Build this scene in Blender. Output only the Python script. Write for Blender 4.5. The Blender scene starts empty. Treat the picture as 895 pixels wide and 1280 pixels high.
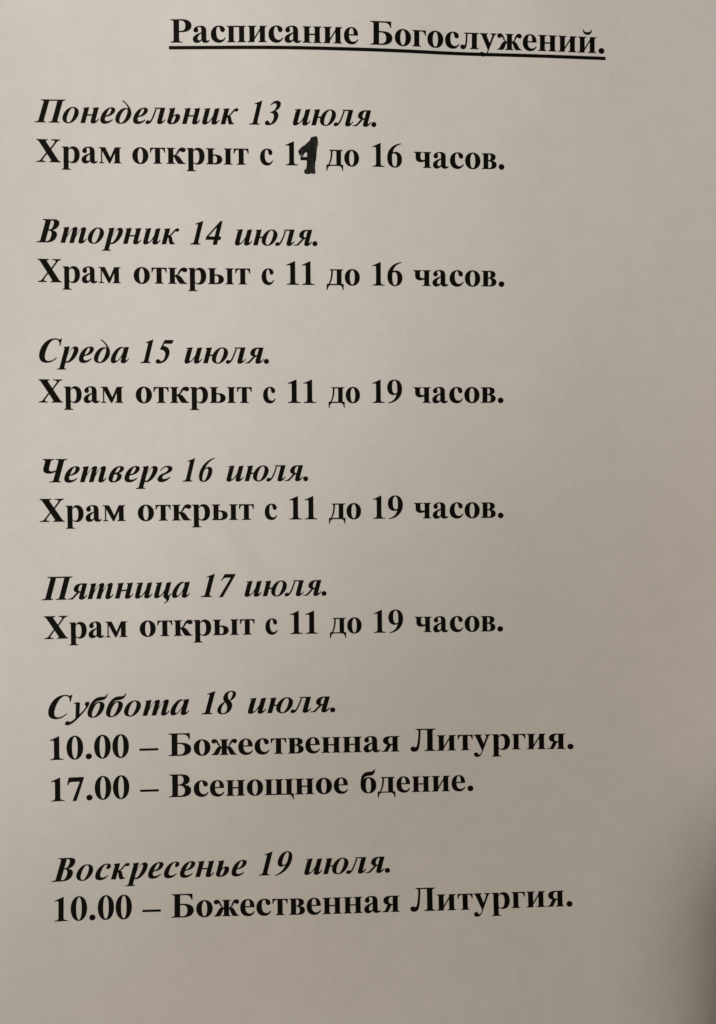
import bpy, math, random
from mathutils import Vector, Matrix, Euler
from mathutils.geometry import delaunay_2d_cdt

random.seed(7)
SC = bpy.context.scene
COL = SC.collection
MM = 0.001

# ------------------------------------------------------------------ camera
LIFT = 9.0                       # mm the curled sheet's fitted zero plane lies above the table
CAM_POS = (60.31348, -106.75272, 255.58624 + LIFT)
CAM_ROT = (-0.03084149, -0.06325642, -0.006079305)
cam = bpy.data.cameras.new('camera')
cam.sensor_fit = 'VERTICAL'
cam.sensor_height = 36.0
cam.lens = 36.0
cam.clip_start = 0.01
cam.clip_end = 50
cam_ob = bpy.data.objects.new('camera', cam)
COL.objects.link(cam_ob)
cam_ob.location = [c * MM for c in CAM_POS]
cam_ob.rotation_euler = Euler(CAM_ROT, 'XYZ')
SC.camera = cam_ob

# ------------------------------------------------------------------ world and lamp
w = bpy.data.worlds.new('World')
SC.world = w
w.use_nodes = True
bg = w.node_tree.nodes['Background']
bg.inputs[0].default_value = (1.0, 0.74, 0.45, 1)
bg.inputs[1].default_value = 0.05

def lamp(name, pos, target, size, power, color):
    l = bpy.data.lights.new(name, 'AREA')
    l.shape = 'DISK'
    l.size = size
    l.energy = power
    l.color = color
    o = bpy.data.objects.new(name, l)
    COL.objects.link(o)
    o.location = pos
    o.rotation_euler = (Vector(target) - Vector(pos)).to_track_quat('-Z', 'Y').to_euler()
    return o

lamp('ambient_area', (-1.30, 0.50, 1.50), (0.07, -0.11, 0.0), 0.35, 24.65, (1.0, 0.897, 0.775))  # added area lamp that gives the ambient light a direction

spot = bpy.data.lights.new('shadow_edge_spot', 'SPOT')         # added spot: its soft beam edge imitates the photographer's shadow across the sheet
spot.energy = 17.9
spot.color = (1.0, 0.975, 0.935)
spot.spot_size = 2 * 0.48304
spot.spot_blend = 0.62444
spot.shadow_soft_size = 0.03
spot_ob = bpy.data.objects.new('shadow_edge_spot', spot)
COL.objects.link(spot_ob)
spot_ob.location = (-0.39601, -0.66627, 0.44347)
spot_ob.rotation_euler = (Vector((-0.13741, 0.28289, 0.0)) - spot_ob.location).to_track_quat('-Z', 'Y').to_euler()

SC.view_settings.view_transform = 'Standard'
SC.view_settings.look = 'None'
SC.view_settings.exposure = 0.0
SC.view_settings.gamma = 1.0

# ------------------------------------------------------------------ materials
def material(name):
    m = bpy.data.materials.new(name)
    m.use_nodes = True
    nt = m.node_tree
    return m, nt, nt.nodes['Principled BSDF']

def noise(nt, coord, scale, detail=3, rough=0.6):
    n = nt.nodes.new('ShaderNodeTexNoise')
    n.inputs['Scale'].default_value = scale
    n.inputs['Detail'].default_value = detail
    n.inputs['Roughness'].default_value = rough
    nt.links.new(coord, n.inputs['Vector'])
    return n.outputs['Fac']

def ramp(nt, fac, stops):
    r = nt.nodes.new('ShaderNodeValToRGB')
    e = r.color_ramp.elements
    e[0].position, e[0].color = stops[0][0], (*stops[0][1], 1)
    e[1].position, e[1].color = stops[-1][0], (*stops[-1][1], 1)
    for p, c in stops[1:-1]:
        k = e.new(p); k.color = (*c, 1)
    nt.links.new(fac, r.inputs[0])
    return r.outputs[0]

def paper_material():
    m, nt, b = material('office_paper')
    tc = nt.nodes.new('ShaderNodeTexCoord').outputs['Object']
    fine = noise(nt, tc, 900, 4, 0.7)
    mott = noise(nt, tc, 160, 4, 0.6)
    mix = nt.nodes.new('ShaderNodeMath'); mix.operation = 'MULTIPLY_ADD'
    nt.links.new(fine, mix.inputs[0]); mix.inputs[1].default_value = 0.55
    sc = nt.nodes.new('ShaderNodeMath'); sc.operation = 'MULTIPLY'
    nt.links.new(mott, sc.inputs[0]); sc.inputs[1].default_value = 0.45
    nt.links.new(sc.outputs[0], mix.inputs[2])
    col = ramp(nt, mix.outputs[0], [(0.30, (0.745, 0.74, 0.727)), (0.70, (0.825, 0.82, 0.81))])
    nt.links.new(col, b.inputs['Base Color'])
    b.inputs['Roughness'].default_value = 0.75
    b.inputs['Specular IOR Level'].default_value = 0.25
    bp = nt.nodes.new('ShaderNodeBump')
    bp.inputs['Strength'].default_value = 0.35
    bp.inputs['Distance'].default_value = 0.00006
    nt.links.new(mix.outputs[0], bp.inputs['Height'])
    nt.links.new(bp.outputs[0], b.inputs['Normal'])
    return m

def ink_material(name, lo, hi, rough, scale, spec):
    m, nt, b = material(name)
    tc = nt.nodes.new('ShaderNodeTexCoord').outputs['Object']
    f = noise(nt, tc, scale, 4, 0.65)
    nt.links.new(ramp(nt, f, [(0.35, lo), (0.68, hi)]), b.inputs['Base Color'])
    b.inputs['Roughness'].default_value = rough
    b.inputs['Specular IOR Level'].default_value = spec
    bp = nt.nodes.new('ShaderNodeBump')
    bp.inputs['Strength'].default_value = 0.4
    bp.inputs['Distance'].default_value = 0.00005
    nt.links.new(f, bp.inputs['Height'])
    nt.links.new(bp.outputs[0], b.inputs['Normal'])
    return m

def marker_material():
    m, nt, b = material('marker_ink')
    tc = nt.nodes.new('ShaderNodeTexCoord').outputs['Object']
    mp = nt.nodes.new('ShaderNodeMapping')
    mp.inputs['Rotation'].default_value = (0, 0, math.radians(8))
    mp.inputs['Scale'].default_value = (1.0, 0.22, 1.0)
    nt.links.new(tc, mp.inputs['Vector'])
    f = noise(nt, mp.outputs[0], 1000, 5, 0.72)
    nt.links.new(ramp(nt, f, [(0.38, (0.0035, 0.0033, 0.003)), (0.54, (0.010, 0.010, 0.009)), (0.72, (0.06, 0.058, 0.053))]), b.inputs['Base Color'])
    b.inputs['Roughness'].default_value = 0.7
    b.inputs['Specular IOR Level'].default_value = 0.25
    return m

def table_material():
    m, nt, b = material('brown_wood')
    tc = nt.nodes.new('ShaderNodeTexCoord').outputs['Object']
    mp = nt.nodes.new('ShaderNodeMapping')
    mp.inputs['Scale'].default_value = (1.0, 9.0, 1.0)
    nt.links.new(tc, mp.inputs['Vector'])
    f = noise(nt, mp.outputs[0], 14, 6, 0.6)
    nt.links.new(ramp(nt, f, [(0.3, (0.10, 0.055, 0.028)), (0.7, (0.21, 0.125, 0.065))]), b.inputs['Base Color'])
    b.inputs['Roughness'].default_value = 0.45
    return m

M_PAPER = paper_material()
M_INK = ink_material('black_toner', (0.0026, 0.0020, 0.0010), (0.0060, 0.0050, 0.0032), 0.55, 700, 0.11)
M_MARK = marker_material()
M_TABLE = table_material()

# ------------------------------------------------------------------ shape of the sheet
# the page lies in millimetres, origin at the left text margin on the heading's baseline; Y runs up the page
SHEET = (-27.0, 183.0, -275.0, 22.0)
CURL = [(2, 0, 1.8266), (1, 1, -3.0327), (0, 2, 1.2667), (3, 0, 1.8612), (2, 1, -1.6995), (1, 2, -0.389),
        (0, 3, -1.6083), (4, 0, 5.937), (3, 1, 0.8428), (2, 2, -6.3056), (1, 3, 1.7539), (0, 4, 1.4)]

def soft(v, lo, hi, k=10.0):
    if v > hi: return hi + k * math.tanh((v - hi) / k)
    if v < lo: return lo - k * math.tanh((lo - v) / k)
    return v

def sstep(a, b, x):
    t = min(1.0, max(0.0, (x - a) / (b - a)))
    return t * t * (3 - 2 * t)

def height(X, Y):
    u = (soft(X, -8, 166) - 80.0) / 100.0
    v = (soft(Y, -240, 10) + 110.0) / 100.0
    h = sum(c * u ** i * v ** j for i, j, c in CURL)
    # lower right corner bent down, a curl added to shade it like a shadow
    t = max(0.0, X - 134.0)
    if t > 0:
        k = sstep(-170, -228, Y)
        f = 0.5 * t ** 3 / 2883.0 if t < 36 else 8.09 + 0.674 * 11 * math.tanh((t - 36) / 11)
        h -= k * f
    # the top of the page bows up behind the first word of the heading and dips behind the second
    h += 0.42 * math.exp(-((X - 64) / 16) ** 2 - (Y / 20) ** 2) - 0.45 * math.exp(-((X - 101) / 13) ** 2 - (Y / 20) ** 2)
    # faint handling dent
    dx, dy = X - 46.0, Y + 124.0
    p, q = 0.87 * dx + 0.5 * dy, -0.5 * dx + 0.87 * dy
    h += 0.22 * math.exp(-(p / 3.2) ** 2 - (q / 9.0) ** 2)
    # slight waviness of handled paper
    h += 0.09 * math.sin(X * 0.16 + 0.6 * math.sin(Y * 0.05)) * math.sin(Y * 0.07 + 1.1)
    return h + LIFT

def build(name, verts, faces, mat, parent=None, smooth=False):
    me = bpy.data.meshes.new(name)
    me.from_pydata(verts, [], faces)
    me.materials.append(mat)
    me.validate()
    me.update()
    if smooth:
        me.polygons.foreach_set('use_smooth', [True] * len(me.polygons))
    o = bpy.data.objects.new(name, me)
    COL.objects.link(o)
    if parent: o.parent = parent
    return o

# ------------------------------------------------------------------ table under the sheet
def box(x0, x1, y0, y1, z0, z1):
    v = [(x, y, z) for z in (z0, z1) for y in (y0, y1) for x in (x0, x1)]
    f = [(0, 2, 3, 1), (4, 5, 7, 6), (0, 1, 5, 4), (2, 6, 7, 3), (0, 4, 6, 2), (1, 3, 7, 5)]
    return v, f

# ------------------------------------------------------------------ the sheet
notice = bpy.data.objects.new('paper_notice', None)
COL.objects.link(notice)
notice.empty_display_size = 0.02
notice['label'] = 'white printed paper sheet with a Russian weekly timetable in black bold lettering'
notice['category'] = 'notice'

def build_sheet():
    x0, x1, y0, y1 = SHEET
    nx, ny = 150, 210
    zs = [[height(x0 + (x1 - x0) * i / nx, y0 + (y1 - y0) * j / ny) for i in range(nx + 1)] for j in range(ny + 1)]
    V, F = [], []
    T = 0.1
    for layer in (0, 1):
        for j in range(ny + 1):
            for i in range(nx + 1):
                V.append(((x0 + (x1 - x0) * i / nx) * MM, (y0 + (y1 - y0) * j / ny) * MM, (zs[j][i] - layer * T) * MM))
    n = (nx + 1) * (ny + 1)
    ix = lambda i, j: j * (nx + 1) + i
    for j in range(ny):
        for i in range(nx):
            a, b, c, d = ix(i, j), ix(i + 1, j), ix(i + 1, j + 1), ix(i, j + 1)
            F.append((a, b, c, d)); F.append((n + d, n + c, n + b, n + a))
    for i in range(nx):
        F.append((ix(i, 0), n + ix(i, 0), n + ix(i + 1, 0), ix(i + 1, 0)))
        F.append((ix(i + 1, ny), n + ix(i + 1, ny), n + ix(i, ny), ix(i, ny)))
    for j in range(ny):
        F.append((ix(0, j + 1), n + ix(0, j + 1), n + ix(0, j), ix(0, j)))
        F.append((ix(nx, j), n + ix(nx, j), n + ix(nx, j + 1), ix(nx, j + 1)))
    o = build('sheet', V, F, M_PAPER, notice, smooth=True)
    return o, min(min(r) for r in zs)
sheet, LOWEST = build_sheet()
TOP = (LOWEST - 0.3) * MM                      # the table touches the lowest point of the curled sheet
tv, tf = box(-0.45, 0.65, -0.62, 0.36, TOP - 0.03, TOP)
table = build('table_surface', tv, tf, M_TABLE)
table['kind'] = 'structure'

# ------------------------------------------------------------------ lettering: glyph outlines in 1/1000 em
def path(s):
    """'M x y L x y C x1 y1 x2 y2 x y Q x1 y1 x y' -> polygon points"""
    t = s.split()
    pts, i, cmd = [], 0, None
    num = lambda k: (float(t[k]), float(t[k + 1]))
    while i < len(t):
        if t[i] in 'MLCQZ':
            cmd = t[i]; i += 1
            if cmd == 'Z': continue
        if cmd in 'ML':
            pts.append(num(i)); i += 2
        elif cmd == 'C':
            p0, a, b, p = pts[-1], num(i), num(i + 2), num(i + 4); i += 6
            for k in range(1, 9):
                q = k / 8; r = 1 - q
                pts.append(tuple(r**3*p0[c] + 3*r*r*q*a[c] + 3*r*q*q*b[c] + q**3*p[c] for c in (0, 1)))
        elif cmd == 'Q':
            p0, a, p = pts[-1], num(i), num(i + 2); i += 4
            for k in range(1, 6):
                q = k / 5; r = 1 - q
                pts.append(tuple(r*r*p0[c] + 2*r*q*a[c] + q*q*p[c] for c in (0, 1)))
    return pts

def stem(x0, x1, y0, y1, bl=0, br=0, tl=0, tr=0, t=23, k=36):
    """upright stroke with thin bracketed serifs"""
    p = []
    if bl: p += [(x0, y0 + t + k)] + [q for q in path(f'M {x0} {y0+t+k} Q {x0} {y0+t} {x0-bl} {y0+t}')[1:]] + [(x0 - bl, y0)]
    else: p += [(x0, y0)]
    if br: p += [(x1 + br, y0)] + path(f'M {x1+br} {y0+t} Q {x1} {y0+t} {x1} {y0+t+k}')
    else: p += [(x1, y0)]
    if tr: p += path(f'M {x1} {y1-t-k} Q {x1} {y1-t} {x1+tr} {y1-t}') + [(x1 + tr, y1)]
    else: p += [(x1, y1)]
    if tl: p += [(x0 - tl, y1)] + path(f'M {x0-tl} {y1-t} Q {x0} {y1-t} {x0} {y1-t-k}')
    else: p += [(x0, y1)]
    return p

def oval(x0, x1, y0, y1, k=0.58, lean=0.0):
    cx, cy, a, b = (x0+x1)/2, (y0+y1)/2, (x1-x0)/2, (y1-y0)/2
    return path(f'M {x1} {cy+lean} C {x1} {cy+lean+b*k} {cx+a*k} {y1} {cx} {y1} C {cx-a*k} {y1} {x0} {cy-lean+b*k} {x0} {cy-lean} '
                f'C {x0} {cy-lean-b*k} {cx-a*k} {y0} {cx} {y0} C {cx+a*k} {y0} {x1} {cy+lean-b*k} {x1} {cy+lean}')

def rect(x0, x1, y0, y1): return [(x0, y0), (x1, y0), (x1, y1), (x0, y1)]
def shift(p, dx, dy=0, sx=1.0): return [(x * sx + dx, y + dy) for x, y in p]
P = lambda s: ('+', path(s))
N = lambda s: ('-', path(s))
A = lambda pts: ('+', pts)
B = lambda pts: ('-', pts)

UP = {}                                     # bold upright: char -> (advance, ops)
s2 = 50
UP['р'] = (556, [A(stem(66, 206, -205, 440, 50, 70)), P('M 17 461 L 206 461 L 206 380 L 66 380 C 66 425 55 437 17 437 Z'),
    P('M 206 385 C 240 445 285 473 340 473 C 450 473 524 380 524 235 C 524 80 445 -14 335 -14 C 285 -14 240 0 206 32 L 190 200 Z'),
    N('M 206 352 C 226 388 250 405 280 405 C 348 405 376 340 376 225 C 376 90 340 26 278 26 C 248 26 222 40 206 68 Z')])
UP['а'] = (500, [P('M 399 330 C 399 425 345 473 245 473 C 130 473 46 418 46 350 C 46 308 75 280 112 280 C 150 280 178 304 178 340 C 178 368 162 385 162 405 C 162 425 185 440 210 440 C 246 440 262 412 262 362 L 262 90 L 268 58 C 283 10 320 -14 375 -14 C 425 -14 465 8 490 52 L 470 68 C 458 56 444 50 428 50 C 408 50 399 64 399 95 Z'),
    P('M 270 288 C 120 240 25 185 25 98 C 25 30 68 -14 132 -14 C 190 -14 238 15 270 60 L 280 150 Z'),
    N('M 262 252 C 195 212 158 172 158 122 C 158 84 178 60 205 60 C 226 60 245 74 262 100 Z')])
UP['б'] = (500, [P('M 25 235 C 25 420 50 525 140 588 C 200 628 290 622 345 632 C 385 640 400 655 412 694 L 446 694 C 440 590 408 520 320 508 C 230 497 140 505 105 395 C 145 445 195 466 262 466 C 390 466 476 372 476 228 C 476 82 390 -14 250 -14 C 110 -14 25 82 25 235 Z'),
    N('M 176 222 C 176 90 200 20 252 20 C 304 20 326 90 326 218 C 326 355 304 428 254 428 C 198 428 176 345 176 222 Z')])
UP['в'] = (472, [A(stem(66, 206, 0, 461, s2, 0, s2, 0)), P('M 190 461 L 255 461 C 370 461 424 420 424 350 C 424 295 388 260 320 246 C 405 236 452 195 452 130 C 452 45 382 0 262 0 L 190 0 Z'),
    N('M 206 427 L 232 427 C 270 427 286 395 286 348 C 286 288 264 262 226 262 L 206 262 Z'), N('M 206 228 L 236 228 C 286 228 310 190 310 130 C 310 68 286 34 238 34 L 206 34 Z')])
UP['г'] = (410, [A(stem(66, 206, 0, 461, s2, s2, s2, 0)), P('M 190 461 L 394 461 L 394 318 L 368 318 C 358 395 325 427 258 427 L 190 427 Z')])
UP['д'] = (530, [P('M 105 461 L 512 461 L 512 438 C 475 436 457 425 457 390 L 457 36 L 520 36 L 520 -142 L 497 -142 C 487 -48 450 0 380 0 L 152 0 C 82 0 50 -48 40 -142 L 15 -142 L 15 36 L 62 36 C 112 90 142 200 152 380 C 154 425 140 436 105 438 Z'),
    N('M 202 426 L 317 426 L 317 36 L 108 36 C 165 110 197 230 202 426 Z')])
UP['е'] = (444, [P('M 420 235 L 166 235 C 168 118 215 62 290 62 C 335 62 366 82 402 132 L 426 118 C 386 30 326 -14 240 -14 C 110 -14 25 80 25 225 C 25 375 110 473 236 473 C 352 473 418 390 420 235 Z'),
    N('M 166 270 L 294 270 C 294 390 278 440 234 440 C 188 440 166 388 166 270 Z')])
rl = path('M 412 246 L 470 262 C 540 240 568 190 600 126 C 632 60 650 28 694 23 L 694 0 L 540 0 C 505 20 492 60 470 112 C 448 170 438 204 412 214 Z')
ra = path('M 412 226 C 468 262 482 295 500 345 C 526 420 560 473 622 473 C 670 473 698 442 698 404 C 698 362 670 338 636 338 C 602 338 596 366 578 366 C 560 374 549 352 535 318 C 520 285 502 262 466 254 L 412 210 Z')
mir = lambda p, w: [(w - x, y) for x, y in p][::-1]
UP['ж'] = (704, [A(stem(282, 422, 0, 461, 46, 46, 46, 46)), A(rl), A(ra), A(mir(rl, 704)), A(mir(ra, 704))])
ksc = lambda p: [(200 + (x - 412) * 1.25, y) for x, y in p]
UP['к'] = (562, [A(stem(66, 206, 0, 461, s2, s2, s2, s2)), A(ksc(rl)), A(ksc(ra))])
UP['и'] = (574, [A(stem(73, 212, 0, 461, s2, 0, s2, s2)), A(stem(362, 501, 0, 461, s2, s2, 0, s2)), P('M 205 60 L 205 128 L 370 401 L 370 333 Z')])
UP['й'] = (574, UP['и'][1] + [P('M 150 668 C 165 560 215 520 287 520 C 359 520 409 560 424 668 L 398 668 C 385 620 350 598 287 598 C 224 598 189 620 176 668 Z')])
UP['л'] = (548, [P('M 118 461 L 532 461 L 532 438 C 492 436 478 425 478 390 L 478 70 C 478 35 492 25 532 23 L 532 0 L 285 0 L 285 23 C 324 25 338 35 338 70 L 338 426 L 214 426 C 214 280 205 140 180 60 C 165 10 130 -14 86 -14 C 40 -14 12 15 12 55 C 12 95 38 118 72 118 C 100 118 115 104 130 104 C 150 104 165 200 168 380 C 168 425 158 436 118 438 Z')])
UP['м'] = (684, [A(stem(484, 622, 0, 461, 50, 50, 0, 50)), P('M 60 461 L 206 461 L 366 132 L 348 0 L 312 0 Z'), P('M 312 0 L 350 0 L 500 330 L 500 461 L 484 461 L 352 160 Z'), A(stem(84, 116, 0, 440, 60, 60, 0, 0)), P('M 16 461 L 110 461 L 116 420 L 84 400 C 84 428 62 438 16 438 Z')])
UP['н'] = (574, [A(stem(73, 212, 0, 461, s2, s2, s2, s2)), A(stem(362, 501, 0, 461, s2, s2, s2, s2)), A(rect(205, 370, 216, 256))])
UP['о'] = (500, [A(oval(25, 476, -14, 473)), B(oval(176, 325, 21, 438, 0.6))])
UP['п'] = (574, [A(stem(73, 212, 0, 461, s2, s2, s2, 0)), A(stem(362, 501, 0, 461, s2, s2, 0, s2)), A(rect(205, 370, 424, 461))])
UP['с'] = (444, [P('M 432 122 C 392 30 330 -14 245 -14 C 115 -14 25 80 25 225 C 25 375 120 473 252 473 C 345 473 414 425 414 355 C 414 312 388 286 352 286 C 318 286 294 308 286 350 C 278 400 270 440 238 440 C 192 440 174 372 174 272 C 174 140 222 68 302 68 C 346 68 376 90 408 136 Z')])
UP['т'] = (468, [A(stem(164, 304, 0, 440, 54, 54)), P('M 24 461 L 444 461 L 444 318 L 420 318 C 412 392 385 427 325 427 L 143 427 C 83 427 56 392 48 318 L 24 318 Z')])
UP['у'] = (500, [P('M 14 461 L 244 461 L 244 438 C 208 434 198 420 210 390 L 292 185 L 360 380 C 372 415 356 436 315 438 L 315 461 L 484 461 L 484 438 C 446 430 432 415 414 370 L 256 -55 C 216 -162 170 -208 105 -208 C 50 -208 14 -176 14 -130 C 14 -93 40 -68 75 -68 C 106 -68 126 -88 136 -108 C 146 -128 156 -133 168 -133 C 190 -133 206 -108 226 -58 L 242 -15 L 80 370 C 60 415 50 432 14 438 Z')])
UP['ч'] = (548, [A(stem(336, 476, 0, 461, 52, 50, 50, 50)), P('M 18 461 L 262 461 L 262 438 C 222 436 210 425 210 395 L 210 312 C 210 255 236 230 285 230 C 308 230 328 236 345 244 L 345 196 C 305 174 262 162 216 162 C 120 162 70 210 70 298 L 70 395 C 70 425 55 436 18 438 Z')])
UP['щ'] = (836, [A(stem(66, 205, 0, 461, s2, 0, s2, s2)), A(stem(345, 484, 0, 461, 0, 0, s2, s2)), A(stem(624, 763, 0, 461, 0, 0, s2, s2)), A(rect(190, 640, 0, 36)), P('M 750 36 L 822 36 L 822 -142 L 799 -142 C 788 -45 750 0 690 0 Z')])
UP['ы'] = (766, [A(stem(66, 206, 0, 461, s2, 0, s2, s2)), P('M 190 284 L 272 284 C 394 284 466 230 466 142 C 466 50 388 0 262 0 L 190 0 Z'), N('M 206 248 L 242 248 C 294 248 320 210 320 143 C 320 70 292 36 240 36 L 206 36 Z'), A(stem(560, 700, 0, 461, s2, s2, s2, s2))])
UP['я'] = (531, [A(stem(322, 462, 0, 461, s2, s2, 0, s2)), P('M 335 461 L 272 461 C 132 461 62 415 62 330 C 62 255 116 210 216 200 L 335 196 Z'), N('M 322 427 L 292 427 C 236 427 208 390 208 327 C 208 262 236 232 292 232 L 322 232 Z'),
    P('M 222 236 C 172 206 160 180 140 128 C 115 65 95 32 62 28 L 14 23 L 14 0 L 186 0 C 215 45 242 112 264 156 C 282 190 298 200 335 200 L 335 236 Z')])
sc_ = 74
UP['Р'] = (611, [A(stem(106, 258, 0, 662, 88, 92, 88, 0, 24, 50)), P('M 240 662 L 332 662 C 502 662 602 595 602 480 C 602 355 492 294 332 294 L 240 294 Z'), N('M 258 624 L 296 624 C 388 624 434 580 434 480 C 434 378 388 332 302 332 L 258 332 Z')])
UP['Б'] = (672, [A(stem(106, 258, 0, 662, 88, 0, 88, 0, 24, 50)), P('M 240 662 L 594 662 L 594 484 L 568 484 C 548 580 500 624 400 624 L 240 624 Z'), P('M 240 386 L 342 386 C 522 386 628 320 628 200 C 628 70 522 0 332 0 L 240 0 Z'), N('M 258 348 L 306 348 C 410 348 456 300 456 197 C 456 84 406 38 312 38 L 258 38 Z')])
UP['В'] = (667, [A(stem(106, 258, 0, 662, 88, 0, 88, 0, 24, 50)), P('M 240 662 L 342 662 C 502 662 582 600 582 500 C 582 420 532 370 442 352 C 556 340 622 280 622 185 C 622 65 522 0 342 0 L 240 0 Z'), N('M 258 624 L 292 624 C 376 624 416 580 416 500 C 416 410 372 368 282 368 L 258 368 Z'), N('M 258 332 L 302 332 C 396 332 452 275 452 183 C 452 84 402 38 312 38 L 258 38 Z')])
UP['Х'] = (722, [P('M 14 662 L 342 662 L 342 638 C 288 634 272 622 292 588 L 622 84 C 646 46 664 30 708 24 L 708 0 L 380 0 L 380 24 C 430 26 446 40 424 76 L 100 575 C 72 616 54 632 14 638 Z'),
    P('M 434 662 L 694 662 L 694 638 C 648 632 618 616 588 575 L 408 335 L 384 376 L 522 560 C 556 606 540 634 434 638 Z'), P('M 14 0 L 278 0 L 278 24 C 194 28 176 48 208 94 L 346 286 L 324 322 L 138 76 C 108 40 72 28 14 24 Z')])
UP['Л'] = (728, [P('M 165 662 L 714 662 L 714 638 C 655 634 632 620 632 570 L 632 92 C 632 42 655 28 714 24 L 714 0 L 398 0 L 398 24 C 456 28 480 42 480 92 L 480 624 L 300 624 C 296 420 282 200 245 80 C 220 10 175 -14 115 -14 C 55 -14 16 20 16 70 C 16 115 45 142 85 142 C 125 142 140 118 160 118 C 205 118 236 350 242 570 C 242 620 222 634 165 638 Z')])
one = 'M 320 688 L 74 578 L 82 554 C 105 564 130 570 150 570 C 178 570 187 550 187 510 L 187 110 C 187 45 162 27 78 24 L 78 0 L 442 0 L 442 24 C 352 27 327 45 327 110 L 327 688 Z'
six = [P('M 446 690 C 200 670 26 500 26 270 C 26 95 115 -13 254 -13 C 386 -13 477 80 477 225 C 477 355 402 446 290 446 C 250 446 216 436 194 420 C 222 550 310 636 448 666 Z'), N('M 176 368 C 195 388 214 396 240 396 C 306 396 329 330 329 205 C 329 78 306 20 254 20 C 200 20 174 100 174 240 C 174 290 174 340 176 368 Z')]
UP['0'] = (500, [A(oval(24, 476, -13, 688)), B(oval(172, 328, 22, 653, 0.62))])
UP['1'] = (500, [P(one)])
UP['4'] = (500, [P('M 406 688 L 312 688 L 20 236 L 20 150 L 268 150 L 268 0 L 406 0 L 406 150 L 478 150 L 478 242 L 406 242 Z'), N('M 268 242 L 268 546 L 74 242 Z')])
UP['6'] = (500, six)
UP['9'] = (500, [(k, [(500 - x, 675 - y) for x, y in p]) for k, p in six])
UP['7'] = (500, [P('M 60 676 L 478 676 L 478 648 L 268 -13 L 162 -13 L 364 544 L 158 544 C 96 544 66 520 42 452 L 16 458 Z')])
UP['.'] = (250, [A(oval(41, 211, -14, 156, 0.552))])
UP['–'] = (500, [A(rect(0, 500, 180, 246))])

# bold italic: drawn unslanted, sheared afterwards
IT = {}
TAIL = 'C {a} 72 {b} 62 {c} 62 C {d} 62 {e} 84 {f} 122 L {g} 108 C {h} 40 {i} -12 {j} -12 C {k} -12 {l} 18 {l} 72'
def tail_stem(x0, x1, top=462, left=0):
    """stroke that ends in an upward flick on the baseline"""
    s = f'M {x0} {top-22} L {x1} {top} L {x1} 108 C {x1} 84 {x1+6} 72 {x1+18} 72 C {x1+34} 72 {x1+52} 98 {x1+70} 136 L {x1+92} 116 C {x1+62} 36 {x1+18} -12 {x1-44} -12 C {x0+34} -12 {x0} 18 {x0} 74 Z'
    return path(s)
def entry_stem(x0, x1, top=462, bot=0):
    """stroke with a thin entry flick at the top left and a plain foot"""
    return path(f'M {x0} {bot} L {x1} {bot} L {x1} {top} C {x1-40} {top-4} {x0-4} {top-18} {x0-38} {top-22} L {x0-36} {top-44} C {x0-8} {top-44} {x0} {top-58} {x0} {top-92} Z')
def flick(x0, x1, top=462):
    return path(f'M {x0} {top-60} L {x1} {top} C {x1-40} {top-4} {x0-4} {top-18} {x0-38} {top-22} L {x0-36} {top-44} C {x0-8} {top-44} {x0} {top-58} {x0} {top-92} Z')
IT['о'] = (500, [A(oval(-58, 376, -13, 462, 0.56, 26)), B(oval(70, 248, 18, 431, 0.6, 40))])
IT['н'] = (556, [A(entry_stem(-2, 128)), A(tail_stem(272, 402)), A(flick(272, 402)), A(rect(120, 280, 214, 254))])
IT['е'] = (444, [P('M 342 102 C 285 20 220 -13 138 -13 C 35 -13 -26 50 -26 165 C -26 335 75 462 212 462 C 292 462 338 425 338 365 C 338 270 252 205 108 186 C 104 174 104 165 104 150 C 104 95 132 64 182 64 C 236 64 280 86 324 122 Z'), N('M 112 222 C 182 237 222 290 222 370 C 222 412 210 430 190 430 C 152 430 122 340 112 222 Z')])
IT['с'] = (444, [P('M 338 108 C 285 25 220 -13 138 -13 C 32 -13 -30 55 -30 170 C -30 332 80 462 214 462 C 292 462 338 425 338 370 C 338 328 310 302 274 302 C 240 302 220 322 220 350 C 220 375 236 385 236 405 C 236 420 222 431 202 431 C 140 431 102 300 102 170 C 102 105 132 68 186 68 C 236 68 282 92 320 126 Z')])
IT['д'] = (493, [P('M 16 648 L 36 672 C 110 630 250 520 326 408 C 368 340 386 286 386 232 C 386 96 285 -13 150 -13 C 32 -13 -46 60 -46 182 C -46 325 46 448 166 448 C 206 448 238 436 258 412 C 226 490 130 590 16 648 Z'), N('M 258 290 C 258 372 238 412 206 412 C 140 412 82 282 82 150 C 82 58 108 19 150 19 C 212 19 258 150 258 290 Z')])
IT['л'] = (528, [A(tail_stem(240, 372)), P('M 52 462 L 372 462 L 372 426 L 130 426 C 128 438 100 440 52 440 Z'), P('M 92 426 L 134 426 C 128 290 112 150 82 72 C 58 12 22 -13 -22 -13 C -62 -13 -86 10 -86 44 C -86 78 -62 98 -32 98 C -6 98 6 82 22 82 C 50 82 86 250 92 426 Z')])
IT['ь'] = (448, [A(entry_stem(0, 130, 462, 60)), P('M -4 100 C -4 28 46 -13 140 -13 C 262 -13 342 60 342 166 C 342 242 300 286 234 286 C 186 286 150 262 124 222 L 120 130 Z'), N('M 126 150 C 140 205 158 236 180 236 C 200 236 210 216 210 178 C 210 95 184 22 148 22 C 128 22 122 44 122 84 Z')])
IT['и'] = (556, [P('M 116 462 L 136 462 L 136 128 C 136 84 144 60 160 60 C 192 60 242 140 280 262 L 286 200 L 280 168 C 236 60 160 -13 84 -13 C 32 -13 4 28 4 95 L 4 372 L 60 440 Z'), A(flick(4, 136)), A(tail_stem(274, 406))])
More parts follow.
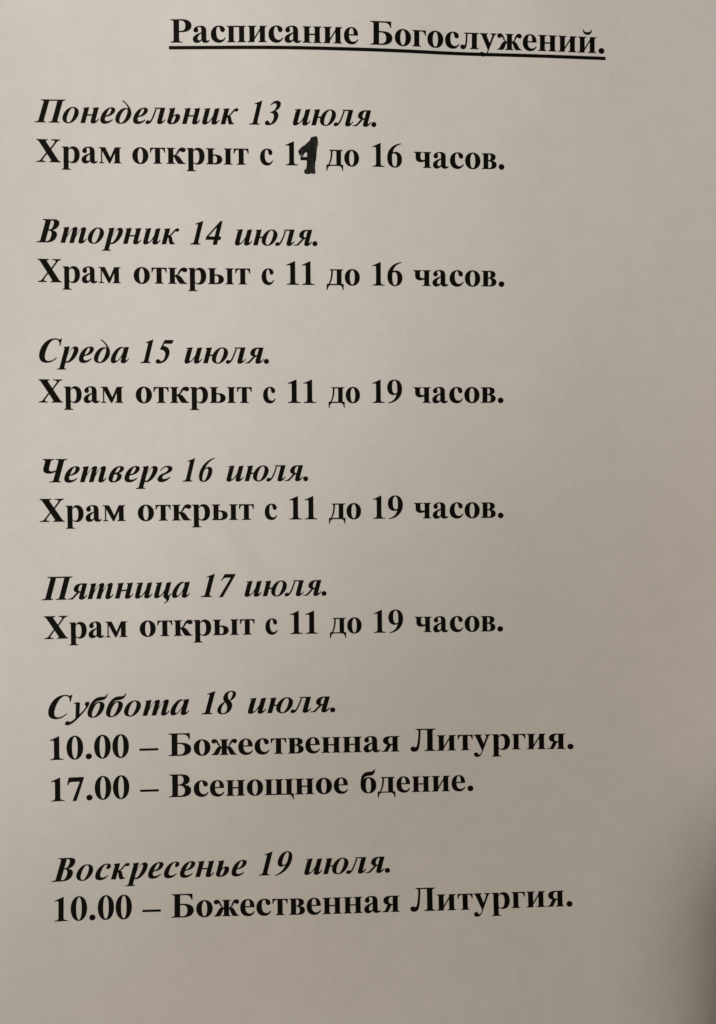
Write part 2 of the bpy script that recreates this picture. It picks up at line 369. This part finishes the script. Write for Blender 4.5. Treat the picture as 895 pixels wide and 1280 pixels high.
IT['к'] = (520, [A(entry_stem(0, 130)), P('M 118 254 C 170 258 196 292 222 340 C 258 414 292 462 344 462 C 382 462 402 440 402 410 C 402 382 384 364 358 364 C 334 364 326 378 312 378 C 296 378 280 350 262 318 C 242 284 224 262 200 250 L 118 206 Z'), P('M 150 246 C 222 262 244 214 276 136 C 304 72 330 40 378 34 L 386 12 L 256 -6 C 222 10 200 60 174 130 C 160 170 148 196 118 212 Z')])
IT['ю'] = (722, [A(entry_stem(0, 130)), A(rect(120, 240, 212, 252)), A(shift(oval(-58, 376, -13, 462, 0.56, 26), 262)), B(shift(oval(70, 248, 18, 431, 0.6, 40), 262))])
IT['я'] = (500, [A(tail_stem(232, 364)), P('M 364 462 L 214 462 C 86 462 20 412 20 324 C 20 256 66 212 150 200 L 290 190 L 364 200 Z'), N('M 236 428 L 222 428 C 176 428 152 392 152 328 C 152 266 172 234 222 234 L 236 234 Z'), P('M 180 236 C 130 206 112 176 84 126 C 48 62 20 34 -12 28 L -58 22 L -62 0 L 66 0 C 110 44 144 110 172 152 C 196 188 216 200 250 200 L 250 236 Z')])
arch = lambda x: path(f'M {x+118} 214 C {x+168} 370 {x+232} 464 {x+296} 464 C {x+344} 464 {x+368} 436 {x+368} 384 L {x+368} 0 L {x+240} 0 L {x+240} 336 C {x+240} 376 {x+236} 392 {x+222} 392 C {x+190} 392 {x+148} 262 {x+118} 108 Z')
archt = lambda x: path(f'M {x+118} 214 C {x+168} 370 {x+232} 464 {x+296} 464 C {x+344} 464 {x+368} 436 {x+368} 384 L {x+368} 108 C {x+368} 84 {x+374} 72 {x+386} 72 C {x+402} 72 {x+420} 98 {x+438} 136 L {x+460} 116 C {x+430} 36 {x+386} -12 {x+324} -12 C {x+274} -12 {x+240} 18 {x+240} 74 L {x+240} 336 C {x+240} 376 {x+236} 392 {x+222} 392 C {x+190} 392 {x+148} 262 {x+118} 108 Z')
IT['т'] = (778, [A(entry_stem(-6, 122)), A(arch(0)), A(archt(244))])
IT['р'] = (500, [A(entry_stem(0, 130, 462, -140)), P('M -68 -205 L 196 -205 L 196 -183 C 150 -180 132 -172 130 -138 L 0 -138 C -4 -172 -20 -180 -68 -183 Z'), P('M 124 210 C 166 372 222 462 292 462 C 366 462 406 405 406 318 C 406 160 296 -13 176 -13 C 152 -13 134 -6 118 4 Z'), N('M 130 200 C 154 316 202 402 240 402 C 264 402 274 376 274 334 C 274 200 222 26 156 26 C 138 26 130 42 130 66 Z')])
IT['а'] = (500, [P('M 268 330 C 256 420 218 462 166 462 C 60 462 -46 300 -46 140 C -46 45 -6 -13 60 -13 C 140 -13 214 80 266 214 Z'), A(path('M 252 452 L 386 462 L 386 108 C 386 84 392 72 404 72 C 420 72 438 98 456 136 L 478 116 C 446 36 402 -12 340 -12 C 288 -12 254 18 254 74 Z')), N('M 256 346 C 250 400 230 426 202 426 C 136 426 86 270 86 140 C 86 84 98 58 124 58 C 176 58 250 200 256 346 Z')])
IT['в'] = (444, [P('M -24 150 C -24 332 68 462 210 462 C 292 462 340 430 340 372 C 340 312 290 268 222 252 C 294 240 334 200 334 140 C 334 45 242 -13 134 -13 C 32 -13 -24 50 -24 150 Z'), N('M 116 264 C 132 352 166 430 206 430 C 224 430 230 412 230 385 C 230 322 192 274 116 264 Z'), N('M 108 226 C 164 226 212 214 212 150 C 212 70 176 20 136 20 C 110 20 100 60 100 120 C 100 155 103 190 108 226 Z')])
IT['г'] = (420, [P('M -18 322 C 0 410 70 462 166 462 C 262 462 318 424 318 362 C 318 302 270 262 196 232 C 132 206 96 176 92 132 C 90 98 112 82 150 82 C 208 82 262 106 306 148 L 324 130 C 270 40 196 -13 110 -13 C 20 -13 -30 30 -30 98 C -30 170 20 214 100 248 C 164 276 196 310 196 356 C 196 398 170 418 126 418 C 70 418 26 380 4 314 Z')])
IT['ц'] = (562, [(k, p) for k, p in IT['и'][1]] + [P('M 330 30 L 430 40 C 452 40 470 10 470 -30 C 470 -100 420 -150 356 -172 L 350 -150 C 386 -132 402 -108 402 -84 C 402 -52 372 -50 352 -30 Z')])
IT['у'] = (444, [P('M -40 440 L 72 462 C 108 462 122 430 134 372 L 190 104 C 262 196 312 268 312 322 C 312 348 260 358 260 402 C 260 440 286 464 320 464 C 358 464 384 436 384 392 C 384 306 300 160 212 24 C 130 -112 30 -206 -52 -206 C -102 -206 -132 -180 -132 -142 C -132 -106 -108 -84 -76 -84 C -44 -84 -34 -106 -8 -106 C 24 -106 70 -62 112 2 L 30 366 C 20 410 4 418 -42 416 Z')])
IT['б'] = (500, [P('M -48 200 C -48 420 20 560 150 588 C 206 598 262 588 300 598 C 328 606 338 622 348 672 L 372 676 C 378 570 346 504 258 490 C 160 476 110 482 64 380 C 100 430 146 456 206 456 C 306 456 374 388 374 278 C 374 110 274 -13 138 -13 C 22 -13 -48 66 -48 200 Z'), N('M 84 152 C 84 60 104 18 144 18 C 204 18 244 150 244 284 C 244 374 226 418 190 418 C 126 418 84 290 84 152 Z')])
IT['П'] = (790, [A(stem(82, 232, 0, 669, 96, 70, 96, 0, 24, 46)), A(stem(466, 616, 0, 669, 84, 70, 0, 70, 24, 46)), A(rect(220, 480, 632, 669))])
IT['В'] = (667, [A(stem(76, 224, 0, 669, 96, 0, 90, 0, 24, 46)), P('M 210 669 L 300 669 C 420 669 482 616 482 522 C 482 430 420 374 330 356 C 434 344 504 290 504 192 C 504 66 412 0 262 0 L 210 0 Z'), N('M 224 632 L 256 632 C 306 632 330 592 330 520 C 330 424 300 374 240 374 L 224 374 Z'), N('M 224 338 L 252 338 C 316 338 348 284 348 190 C 348 84 310 37 250 37 L 224 37 Z')])
IT['С'] = (667, [P('M 504 470 L 526 472 L 520 685 L 498 685 C 488 664 476 656 460 656 C 436 656 400 685 318 685 C 130 685 -12 530 -12 300 C -12 100 96 -18 262 -18 C 366 -18 456 30 522 124 L 500 142 C 440 72 376 36 300 36 C 206 36 156 120 156 268 C 156 480 226 650 334 650 C 428 650 486 590 504 470 Z')])
IT['Ч'] = (720, [A(stem(416, 566, 0, 669, 92, 72, 82, 72, 24, 46)), P('M -18 669 L 290 669 L 290 645 C 230 640 210 624 210 580 L 210 420 C 210 350 242 318 306 318 C 350 318 392 332 424 354 L 424 308 C 372 270 310 250 244 250 C 124 250 58 308 58 416 L 58 580 C 58 624 40 640 -18 645 Z')])
ione = 'M 310 683 L 92 598 L 96 574 C 120 582 140 584 154 584 C 172 584 178 570 178 540 L 178 100 C 178 45 152 28 74 24 L 74 0 L 400 0 L 400 24 C 336 28 312 45 312 100 L 312 683 Z'
IT['1'] = (500, [('+', shift(path(ione), -72))])
IT['3'] = (500, [P('M 22 562 C 66 640 128 683 206 683 C 294 683 350 636 350 558 C 350 482 306 428 232 394 C 316 362 358 304 358 222 C 358 80 250 -15 96 -15 C 26 -15 -16 14 -16 62 C -16 96 8 120 42 120 C 88 120 100 84 128 56 C 136 48 144 44 154 44 C 194 44 224 104 224 194 C 224 288 178 338 74 338 L 74 366 C 170 378 224 436 224 524 C 224 578 202 606 160 606 C 114 606 74 584 42 544 Z')])
IT['4'] = (500, [P('M 336 683 L 266 683 L -52 232 L -52 142 L 206 142 L 206 0 L 336 0 L 336 142 L 410 142 L 410 240 L 336 240 Z'), N('M 206 240 L 206 506 L 18 240 Z')])
IT['5'] = (500, [P('M 98 669 L 380 669 L 352 560 L 112 560 L 96 504 C 256 478 346 392 346 250 C 346 88 232 -13 76 -13 C 10 -13 -28 14 -28 58 C -28 92 -2 116 32 116 C 84 116 98 60 146 60 C 196 60 226 122 226 212 C 226 326 152 384 14 392 Z')])
isix = [P('M 356 690 C 150 650 -28 480 -28 240 C -28 80 46 -15 164 -15 C 296 -15 382 90 382 244 C 382 356 330 428 244 428 C 198 428 154 410 120 380 C 156 520 236 620 360 664 Z'), N('M 110 330 C 134 362 156 376 182 376 C 222 376 246 340 246 264 C 246 120 216 18 160 18 C 118 18 96 80 96 180 C 96 236 100 290 110 330 Z')]
IT['6'] = (500, [(k, shift(p, 22)) for k, p in isix])
IT['9'] = (500, [(k, [(352 - x, 668 - y) for x, y in p]) for k, p in isix])
IT['7'] = (500, [P('M 36 669 L 362 669 L 362 640 L 154 -10 L 46 -10 L 246 560 L 112 560 C 60 560 28 534 2 468 L -22 474 Z')])
IT['8'] = (500, [P('M 92 362 C 44 404 22 450 22 510 C 22 614 100 683 210 683 C 312 683 374 634 374 550 C 374 474 330 420 250 384 C 320 332 354 272 354 200 C 354 72 260 -13 130 -13 C 14 -13 -58 50 -58 150 C -58 244 -6 312 92 362 Z'), N('M 118 342 C 76 292 54 228 54 154 C 54 68 82 20 134 20 C 186 20 220 64 220 130 C 220 212 188 268 118 342 Z'), N('M 226 400 C 262 450 276 500 276 560 C 276 618 250 650 210 650 C 166 650 142 620 142 568 C 142 504 170 454 226 400 Z')])
IT['.'] = (250, [A(oval(-9, 139, -13, 135, 0.552))])
SHEAR = 0.27

_cache = {}
def triangulate(ops):
    """union of '+' outlines minus later '-' outlines -> verts, triangles"""
    vs, fs = [], []
    for sign, p in ops:
        q = []
        for a in p:
            if not q or (a[0]-q[-1][0])**2 + (a[1]-q[-1][1])**2 > 0.5: q.append(a)
        if (q[0][0]-q[-1][0])**2 + (q[0][1]-q[-1][1])**2 < 0.5: q.pop()
        area = sum(q[i][0]*q[(i+1) % len(q)][1] - q[(i+1) % len(q)][0]*q[i][1] for i in range(len(q)))
        if area < 0: q.reverse()
        fs.append(list(range(len(vs), len(vs) + len(q))))
        vs += [Vector((a[0]/100, a[1]/100)) for a in q]
    ov, oe, of, a1, a2, src = delaunay_2d_cdt(vs, [], fs, 1, 1e-5)
    tris = []
    for f, o in zip(of, src):
        if o and ops[max(o)][0] == '+': tris.append(tuple(f))
    return [(v[0]*100, v[1]*100) for v in ov], tris

def glyph(style, ch):
    key = (style, ch)
    if key not in _cache:
        adv, ops = (IT if style == 'i' else UP)[ch]
        v, f = triangulate(ops)
        if style == 'i' and ch != '.': v = [(x + SHEAR * y, y) for x, y in v]
        used = {i for t in f for i in t}
        _cache[key] = (adv, v, f, min(v[i][0] for i in used), max(v[i][0] for i in used))
    return _cache[key]

KERN = {('u', '1', '1'): -55, ('i', 'г', ' '): 0, ('u', 'т', 'у'): -10, ('u', 'р', 'г'): 0}
EM = 8.4667                                    # 24 pt type
INK = 0.055                                    # mm, the toner stands on the paper

def lay(pts_units, base, z):                   # page units -> metres on the curled sheet
    out = []
    for x, y in pts_units:
        X, Y = x * EM / 1000, base + y * EM / 1000
        out.append((X * MM, Y * MM, (height(X, Y) + z) * MM))
    return out

def word_geometry(style, text, left, right):
    pen, parts, lo, hi, prev = 0.0, [], 1e9, -1e9, None
    for ch in text:
        pen += KERN.get((style, prev, ch), 0)
        adv, v, f, gx0, gx1 = glyph(style, ch)
        parts.append((pen, v, f))
        lo, hi = min(lo, pen + gx0), max(hi, pen + gx1)
        pen += adv; prev = ch
    k = (right - left) / (hi - lo)
    V, F = [], []
    for p, v, f in parts:
        n = len(V)
        V += [(left + (p + x - lo) * k, y) for x, y in v]
        F += [tuple(n + i for i in t) for t in f]
    return V, F, k

# baseline (mm down the page), kind, words with their printed extent in 1/1000 em from the margin
LINES = [
 (0.026, 't', [('Расписание', 3701, 9106), ('Богослужений.', 9457, 16444)]),
 (-19.640, 'd', [('Понедельник', -184, 5628), ('13', 5934, 6855), ('июля.', 7197, 9626)]),
 (-29.351, 'h', [('Храм', -129, 2266), ('открыт', 2576, 5909), ('с', 6239, 6614), ('14', 6973, 7862), ('до', 8162, 9115), ('16', 9504, 10377), ('часов.', 10729, 13423)]),
 (-48.876, 'd', [('Вторник', -137, 3894), ('14', 4196, 5141), ('июля.', 5490, 7885)]),
 (-58.470, 'h', [('Храм', -104, 2210), ('открыт', 2581, 5922), ('с', 6254, 6614), ('11', 6974, 7793), ('до', 8148, 9120), ('16', 9488, 10376), ('часов.', 10701, 13415)]),
 (-77.816, 'd', [('Среда', -86, 2422), ('15', 2736, 3701), ('июля.', 4002, 6445)]),
 (-87.556, 'h', [('Храм', -116, 2244), ('открыт', 2598, 5936), ('с', 6264, 6633), ('11', 6985, 7817), ('до', 8182, 9106), ('19', 9470, 10352), ('часов.', 10687, 13379)]),
 (-106.891, 'd', [('Четверг', -26, 3620), ('16', 3896, 4844), ('июля.', 5178, 7563)]),
 (-116.490, 'h', [('Храм', -131, 2255), ('открыт', 2610, 5962), ('с', 6282, 6648), ('11', 7000, 7826), ('до', 8168, 9119), ('19', 9472, 10359), ('часов.', 10688, 13365)]),
 (-135.586, 'd', [('Пятница', -133, 4082), ('17', 4393, 5414), ('июля.', 5671, 8079)]),
 (-145.141, 'h', [('Храм', -77, 2263), ('открыт', 2619, 5954), ('с', 6271, 6631), ('11', 6996, 7824), ('до', 8172, 9113), ('19', 9472, 10349), ('часов.', 10692, 13334)]),
 (-164.823, 'd', [('Суббота', -5, 4028), ('18', 4368, 5392), ('июля.', 5737, 8315)]),
 (-175.016, 's', [('10.00', 24, 2269), ('–', 2571, 3112), ('Божественная', 3409, 10207), ('Литургия.', 10536, 15414)]),
 (-185.181, 's', [('17.00', 41, 2270), ('–', 2586, 3120), ('Всенощное', 3420, 8675), ('бдение.', 9042, 12403)]),
 (-204.782, 'd', [('Воскресенье', 48, 5674), ('19', 6017, 7010), ('июля.', 7357, 9884)]),
 (-214.314, 's', [('10.00', 130, 2342), ('–', 2645, 3178), ('Божественная', 3481, 10150), ('Литургия.', 10467, 15314)]),
]
NAMES = {'t': 'heading', 'd': 'day_line', 'h': 'opening_hours_line', 's': 'service_line'}
DESCR = {'t': 'underlined bold heading', 'd': 'bold italic line', 'h': 'bold line', 's': 'bold line'}
ONE_X = None
for base, kind, words in LINES:
    V, F = [], []
    for text, a, b in words:
        v, f, k = word_geometry('i' if kind == 'd' else 'u', text, a, b)
        n = len(V)
        V += lay(v, base, INK)
        F += [tuple(n + i for i in t) for t in f]
    o = build(NAMES[kind], V, F, M_INK, notice)
    o['label'] = DESCR[kind] + ' reading ' + ' '.join(t for t, _, _ in words)
    if kind == 't':
        V, F = [], []
        x0, x1, nseg = 3655, 16485, 120
        pts = [(x0 + (x1 - x0) * i / nseg, y) for i in range(nseg + 1) for y in (-194, -96)]
        V = lay(pts, base, INK - 0.012)
        F = [(2*i, 2*i+2, 2*i+3, 2*i+1) for i in range(nseg)]
        build('underline', V, F, M_INK, o)

# the hand-inked 1 over the second digit on the first opening line
def marker():
    ox, base = 6973 - 75, -29.351
    outer = [(862,824),(888,806),(915,836),(940,820),(972,842),(1004,820),(1022,770),(1032,645),(1018,560),(999,460),(985,320),(968,184),(948,60),(936,-31),(946,-130),(952,-225),(905,-238),(830,-228),(770,-240),(709,-246),(650,-230),(626,-205),(622,-150),(655,-112),(692,-80),(700,0),(703,100),(708,200),(714,300),(712,372),(640,372),(585,345),(545,300),(505,262),(478,312),(452,392),(474,445),(525,500),(590,545),(655,580),(712,640),(765,685),(795,722),(815,740),(812,770),(836,790)]
    rnd = random.Random(3)
    pts = []
    n = len(outer)
    for i in range(n):
        a, b = outer[i], outer[(i + 1) % n]
        L = math.hypot(b[0]-a[0], b[1]-a[1])
        m = max(1, int(L / 22))
        for k in range(m):
            t = k / m
            pts.append((a[0] + (b[0]-a[0])*t + rnd.uniform(-8, 8), a[1] + (b[1]-a[1])*t + rnd.uniform(-7, 7)))
    v, f = triangulate([('+', pts)])
    V = lay([(ox + x * 0.985, y) for x, y in v], base, INK + 0.045)
    o = build('pen_correction', V, f, M_MARK, notice)
    o['label'] = 'thick hand-drawn 1 in black marker over the printed 4'
marker()
